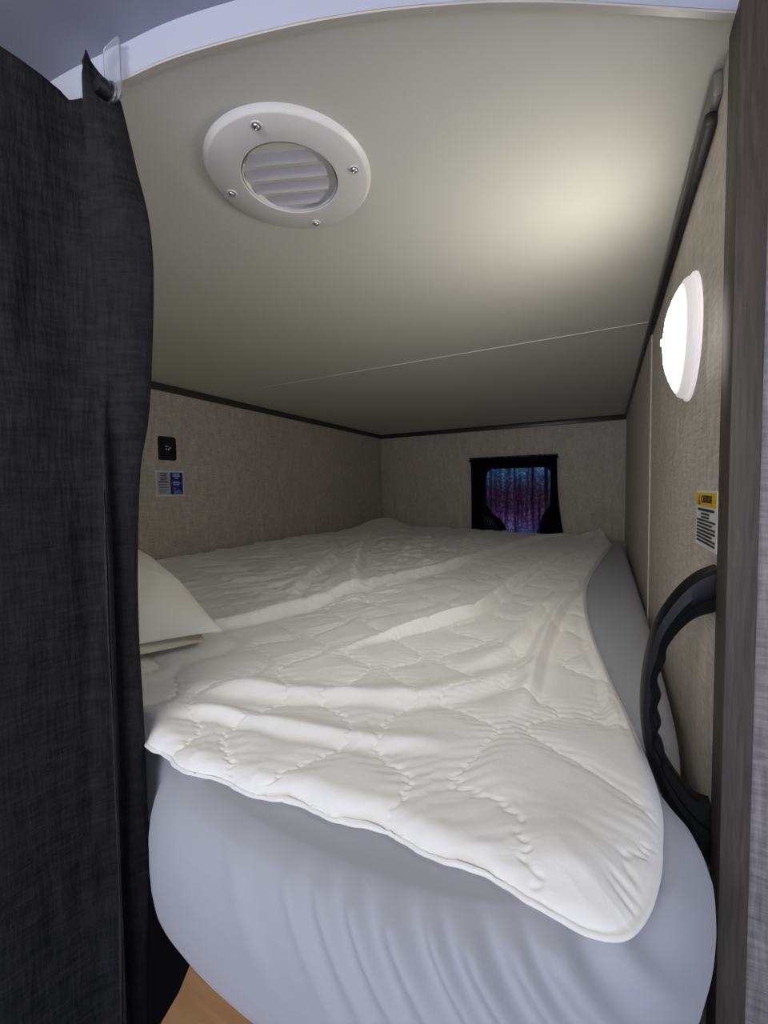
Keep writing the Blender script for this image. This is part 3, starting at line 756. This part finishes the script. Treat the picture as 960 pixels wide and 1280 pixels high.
for dy, dz, w, h in ((-.006, .005, .006, .003), (.0005, .0055, .004, .0025), (.0085, .0005, .006, .003), (-.005, -.004, .005, .003), (.002, -.0045, .004, .005)):
    bm = bmesh.new(); bx(bm, XL + .0088, XL + .0094, .880 + dy - w/2, .880 + dy + w/2, .149 + dz - h/2, .149 + dz + h/2, .0003)
    o = obj('printed_mark', bm, M_['print_white'], sw); o.location = -sw.location

st = empty('notice_sticker', (XL, .888, .035), 'small notice sticker, grey half and blue half, below the black switch plate', 'sticker')
def flat(name, y0, y1, z0, z1, lift, m, parent, X0=XL, sgn=1):
    bm = bmesh.new(); bx(bm, X0, X0 + sgn * lift, y0, y1, z0, z1) if sgn > 0 else bx(bm, X0 - lift, X0, y0, y1, z0, z1)
    o = obj(name, bm, m, parent, smooth=False); o.location = -parent.location; return o
SY0, SY1, SZ0, SZ1 = .840, .939, -.005, .077
flat('sticker_backing', SY0, SY1, SZ0, SZ1, .0006, M_['white'], st)
MID = SY0 + .0485
flat('grey_panel', SY0 + .004, MID - .001, SZ0 + .005, SZ1 - .005, .0009, M_['grey_paper'], st)
flat('blue_panel', MID + .001, SY1 - .004, SZ0 + .005, SZ1 - .005, .0009, M_['blue'], st)
def bars(name, rows, m, parent, X0=XL, sgn=1, lift=.0013, chop=.0042, seed=1):
    """rows of tiny printing: (y0, y1, z, height)"""
    rnd = random.Random(seed); bm = bmesh.new()
    for a, b, z_, h in rows:
        y = a
        while y < b - .0008:
            w = min(chop * rnd.uniform(.5, 1.4), b - y)
            if sgn > 0: bx(bm, X0, X0 + lift, y, y + w * .86, z_ - h/2, z_ + h/2)
            else: bx(bm, X0 - lift, X0, y, y + w * .86, z_ - h/2, z_ + h/2)
            y += w
    o = obj(name, bm, m, parent, smooth=False); o.location = -parent.location; return o
c1 = (SY0 + .004 + MID) / 2
bars('print_heading', [(c1 - .012, c1 + .012, .067, .0030), (c1 - .011, c1 + .011, .0605, .0030), (c1 - .013, c1 + .013, .054, .0030), (c1 - .011, c1 + .011, .0475, .0030), (c1 - .017, c1 + .017, .041, .0036)], M_['ink'], st)
bars('print_text', [(c1 - .016, c1 + .014, .033, .0018), (c1 - .016, c1 + .012, .029, .0018), (c1 - .016, c1 + .017, .0235, .0024), (c1 - .015, c1 + .015, .0155, .0016), (c1 - .015, c1 + .010, .0115, .0016), (c1 - .015, c1 + .008, .0075, .0016)], M_['inkgrey'], st, seed=2)
c2 = (MID + SY1 - .004) / 2
bars('print_heading', [(c2 - .013, c2 + .011, .0665, .0032), (c2 - .013, c2 + .013, .0605, .0032), (c2 - .006, c2 + .007, .054, .0034), (c2 - .013, c2 + .009, .0425, .0018), (c2 - .014, c2 + .018, .0375, .0022), (c2 - .013, c2 + .010, .032, .0020)], M_['print_white'], st, seed=3)
# script emblem
def stroke(bm, pts, w, X0, lift):
    P = [Vector((0, a, b)) for a, b in pts]
    prev = None
    for i, p in enumerate(P):
        d = (P[min(i+1, len(P)-1)] - P[max(i-1, 0)]).normalized(); nn = Vector((0, -d.z, d.y)) * w / 2
        cur = (bm.verts.new((X0 + lift, p.y + nn.y, p.z + nn.z)), bm.verts.new((X0 + lift, p.y - nn.y, p.z - nn.z)))
        if prev: bm.faces.new((prev[0], prev[1], cur[1], cur[0]))
        prev = cur
bm = bmesh.new()
for pts in ([(-.012, .010), (-.006, .008), (.000, .0085)], [(-.007, .009), (-.009, .002), (-.010, -.004), (-.006, -.006), (-.002, -.002)], [(-.004, .003), (-.004, -.003), (0, -.005), (.003, 0), (.003, .004)],
            [(.003, -.004), (.006, .003), (.010, .002), (.011, -.003), (.007, -.005), (.005, -.001)], [(.010, .003), (.013, -.004), (.016, -.005), (.018, -.009)], [(-.012, -.010), (-.003, -.009), (.006, -.011), (.013, -.010)]):
    stroke(bm, catmull([(c2 + a, .012 + b) for a, b in pts], 5), .0018, XL, .0013)
o = obj('script_emblem', bm, M_['grey_paper'], st, smooth=False); o.location = -st.location

cs = empty('caution_sticker', (XR, .49, -.03), 'white and yellow CAUTION sticker on the right wall partly behind the post', 'sticker')
CY0, CY1, CZ0, CZ1 = .445, .537, -.0575, -.0035
flat('sticker_backing', CY0, CY1, CZ0, CZ1, .0006, M_['white'], cs, XR, -1)
flat('yellow_band', CY0 + .001, CY1 - .001, -.0185, -.0058, .0009, M_['yellow'], cs, XR, -1)
def text(name, body, size, y, z, m, parent, lift=.0013):
    cu = bpy.data.curves.new(name, 'FONT'); cu.body = body; cu.size = size; cu.align_x = 'CENTER'; cu.align_y = 'CENTER'; cu.extrude = .0002
    o = bpy.data.objects.new(name, cu); COL.objects.link(o)
    dg = bpy.context.evaluated_depsgraph_get(); me = bpy.data.meshes.new_from_object(o.evaluated_get(dg))
    bpy.data.objects.remove(o); o2 = bpy.data.objects.new(name, me); COL.objects.link(o2); me.materials.append(m)
    # right wall seen from -x: text runs towards -y
    o2.matrix_world = Matrix(((0, 0, -1, XR - lift), (-1, 0, 0, y), (0, 1, 0, z), (0, 0, 0, 1)))
    o2.parent = parent; o2.matrix_parent_inverse = Matrix.Translation(-parent.location)
    return o2
text('caution_word', 'CAUTION', .0098, (CY0 + CY1) / 2 - .006, -.0120, M_['ink'], cs)
bm = bmesh.new(); ty = CY1 - .0185; stroke(bm, [(ty - .005, -.0165), (ty, -.0078), (ty + .005, -.0165), (ty - .005, -.0165)], .0014, XR, -.0013)
stroke(bm, [(ty, -.0105), (ty, -.0140)], .0012, XR, -.0013); stroke(bm, [(ty, -.0148), (ty, -.0158)], .0012, XR, -.0013)
o = obj('warning_triangle', bm, M_['ink'], cs, smooth=False); o.location = -cs.location
rows = [(CY0 + .010, CY1 - .012, -.0220, .0022)] + [(CY0 + .030, CY1 - .028, z_, .0015) for z_ in (-.0258, -.0290)] + [(CY0 + .006 + (.012 if k in (1, 4) else 0), CY1 - .007, -.0322 - k * .0034, .0016) for k in range(7)]
bars('print_text', rows, M_['ink'], cs, XR, -1, seed=5, chop=.006)

# ------------------------------------------------------------------ grab handle
YH0, YH1 = .436, .462
k_ = .449 / .455
out = [(0.0855, -0.0678), (0.0714, -0.0758), (0.057, -0.0929), (0.0422, -0.1219), (0.0339, -0.1571), (0.0305, -0.1961), (0.033, -0.2342), (0.041, -0.2629), (0.054, -0.2935), (0.0696, -0.3162), (0.0855, -0.3372)]
inn_ = [(0.0855, -0.2794), (0.0737, -0.277), (0.0615, -0.2643), (0.0508, -0.2462), (0.0495, -0.2375), (0.0443, -0.2251), (0.0473, -0.2144), (0.044, -0.2023), (0.0469, -0.1888), (0.0436, -0.1751), (0.0495, -0.1574), (0.0506, -0.1453), (0.0594, -0.1285), (0.0709, -0.1153), (0.0855, -0.1079)]
def clampx(P): return [(min(a * k_, XR - .0003), b * k_) for a, b in P]
O = catmull(clampx(out), 6); I_ = catmull(clampx(inn_), 6)[::-1]
O = resample(O, 90); I_ = resample(I_, 90)
grab = empty('grab_handle', (XR, .449, -.20), 'curved black plastic grab handle with finger grips behind the dark post', 'handle')
V = []; F = []
yc = (YH0 + YH1) / 2; hy = (YH1 - YH0) / 2
sec = [(0.0, .35), (.04, .75), (.13, 1.0), (.45, 1.12), (.62, 1.0), (.66, .80), (.95, .62), (1.0, .40)]     # (across, half depth factor): ridged face
full = [(u, -h) for u, h in sec] + [(u, h) for u, h in sec[::-1]]
for o_, i_ in zip(O, I_):
    for u, h in full:
        p = o_ * (1 - u) + i_ * u; V.append((p[0], yc + h * hy, p[1]))
m_ = len(full)
for i in range(89):
    for j in range(m_): F.append((i*m_+j, i*m_+(j+1) % m_, (i+1)*m_+(j+1) % m_, (i+1)*m_+j))
F.append(tuple(range(m_))); F.append(tuple(range(89*m_, 90*m_))[::-1])
o = mesh_obj('grip', V, F, M_['handle'], grab, recalc=True, angle=28); o.location = -grab.location
bm = bmesh.new(); lathe(bm, [(.0035, 0), (.0035, -.0012), (.0022, -.0022)], 'y', (0.077, YH0 + .002, -.082), 16)
o = obj('screw', bm, M_['steel'], grab); o.location = -grab.location

# ------------------------------------------------------------------ bunk curtain
cur = empty('bunk_curtain', (-.40, .18, -.95), 'tall charcoal woven curtain pulled aside at the left of the bunk opening', 'curtain')
zt = [.36, .30, .22, .096, .03, -.10, -.20, -.37, -.52, -.95]
xe = [-.373, -.356, -.3375, -.350, -.368, -.3795, -.378, -.3805, -.393, -.412]
_ze = catmull(list(zip(zt, xe)), 10)
def path_at(z_):
    x0 = float(np.interp(z_, _ze[::-1, 0], _ze[::-1, 1])) 
    q = float(np.interp(z_, [-.95, -.52, 0, .2, .36], [.25, .35, 1, 1.0, .55]))      # how open the first fold is
    return catmull([(x0 - .008, .2365), (x0 - .002, .234), (x0, .230), (x0 - .004, .222), (x0 - .012, .2155), (-.3740 - (1-q) * .010, .2070), (-.3775 - (1-q) * .010, .2085), (-.3850 - (1-q) * .008, .2150), (-.3960, .2140), (-.4040, .202), (-.4080, .185), (-.416, .152), (-.4235, .130), (-.441, .105), (-.452, .070), (-.478, .035), (-.488, -.01), (-.515, -.05), (-.525, -.10), (-.56, -.14), (-.575, -.19), (-.61, -.23), (-.63, -.28)], 12)
NZ, NS = 220, 330
top_s = [(0, .322), (.012, .332), (.026, .343), (.038, .350), (.050, .360), (.057, .366), (.063, .352), (.070, .334), (.078, .318), (.087, .326), (.100, .338), (.115, .333), (.125, .338), (.16, .342), (.25, .346), (.32, .343), (.45, .348), (1, .348)]
V = []; F = []
for j in range(NZ + 1):
    t = j / NZ; znom = .35 + (-.95 - .35) * t
    P = resample(path_at(znom), NS + 1)
    for i in range(NS + 1):
        s_ = i / NS; zt_ = float(np.interp(s_, [a for a, _ in top_s], [b for _, b in top_s]))
        z_ = -.95 + (zt_ + .95) * (1 - t)
        wob = .0018 * (float(vnoise(s_ * 60, z_ * 14, 5)) - .5) + .004 * (float(vnoise(s_ * 14, z_ * 5, 8)) - .5) * min(1, s_ * 12)
        V.append((P[i, 0] + wob, P[i, 1] - wob, z_))
for j in range(NZ):
    for i in range(NS): a = j*(NS+1)+i; F.append((a, a+1, a+NS+2, a+NS+1))
o = mesh_obj('curtain_panel', V, F, M_['curtain'], cur); o.location = -cur.location
so = o.modifiers.new('thickness', 'SOLIDIFY'); so.thickness = .0012; so.offset = 0
# stitched side hem, coloured lighter as the lit side of the fold
V = []; F = []
for j in range(NZ + 1):
    t = j / NZ; znom = .345 + (-.95 - .345) * t
    P = resample(path_at(znom), NS + 1)[:24]
    nn = np.gradient(P, axis=0); nn = np.stack([nn[:, 1], -nn[:, 0]], 1) / np.linalg.norm(nn, axis=1)[:, None]
    for i in range(24):
        z_ = -.948 + (float(np.interp(i / NS, [a for a, _ in top_s], [b for _, b in top_s])) - .004 + .948) * (1 - t)
        wob = .0018 * (float(vnoise(i / NS * 60, z_ * 14, 5)) - .5) + .004 * (float(vnoise(i / NS * 14, z_ * 5, 8)) - .5) * min(1, i / NS * 12)
        puck = .0007 * (1 + math.sin(z_ * 520)) * math.exp(-((i - 20) / 1.6) ** 2)
        q = P[i] + np.array([wob, -wob]) - nn[i] * -(.0014 + puck)
        V.append((q[0], q[1], z_))
for j in range(NZ):
    for i in range(23): a = j*24+i; F.append((a, a+1, a+25, a+24))
o = mesh_obj('side_hem', V, F, M_['curtain_edge'], cur); o.location = -cur.location
# glide that hangs the curtain from the edge trim
gl = empty('curtain_glide', (-.372, .226, .33), 'clear plastic curtain glide with black snap at the top of the dark curtain', 'glide')
bm = bmesh.new(); prism(bm, rrect(-.3640, .3490, .022, .048, .004), 'y', .2215, .2228)
o = obj('clear_tab', bm, M_['clear'], gl); o.location = -gl.location
bm = bmesh.new(); lathe(bm, [(.0030, .010), (.0052, .009), (.0070, .006), (.0070, .002), (.0054, -.002), (.0020, -.003)], 'y', (-.3660, .2120, .3320), 28)
o = obj('snap', bm, M_['black'], gl); o.location = -gl.location
bm = bmesh.new(); lathe(bm, [(.0072, .0085), (.0088, .0075), (.0088, .0065), (.0070, .0060)], 'y', (-.3660, .2130, .3320), 28)
o = obj('snap_ring', bm, M_['steel'], gl); o.location = -gl.location
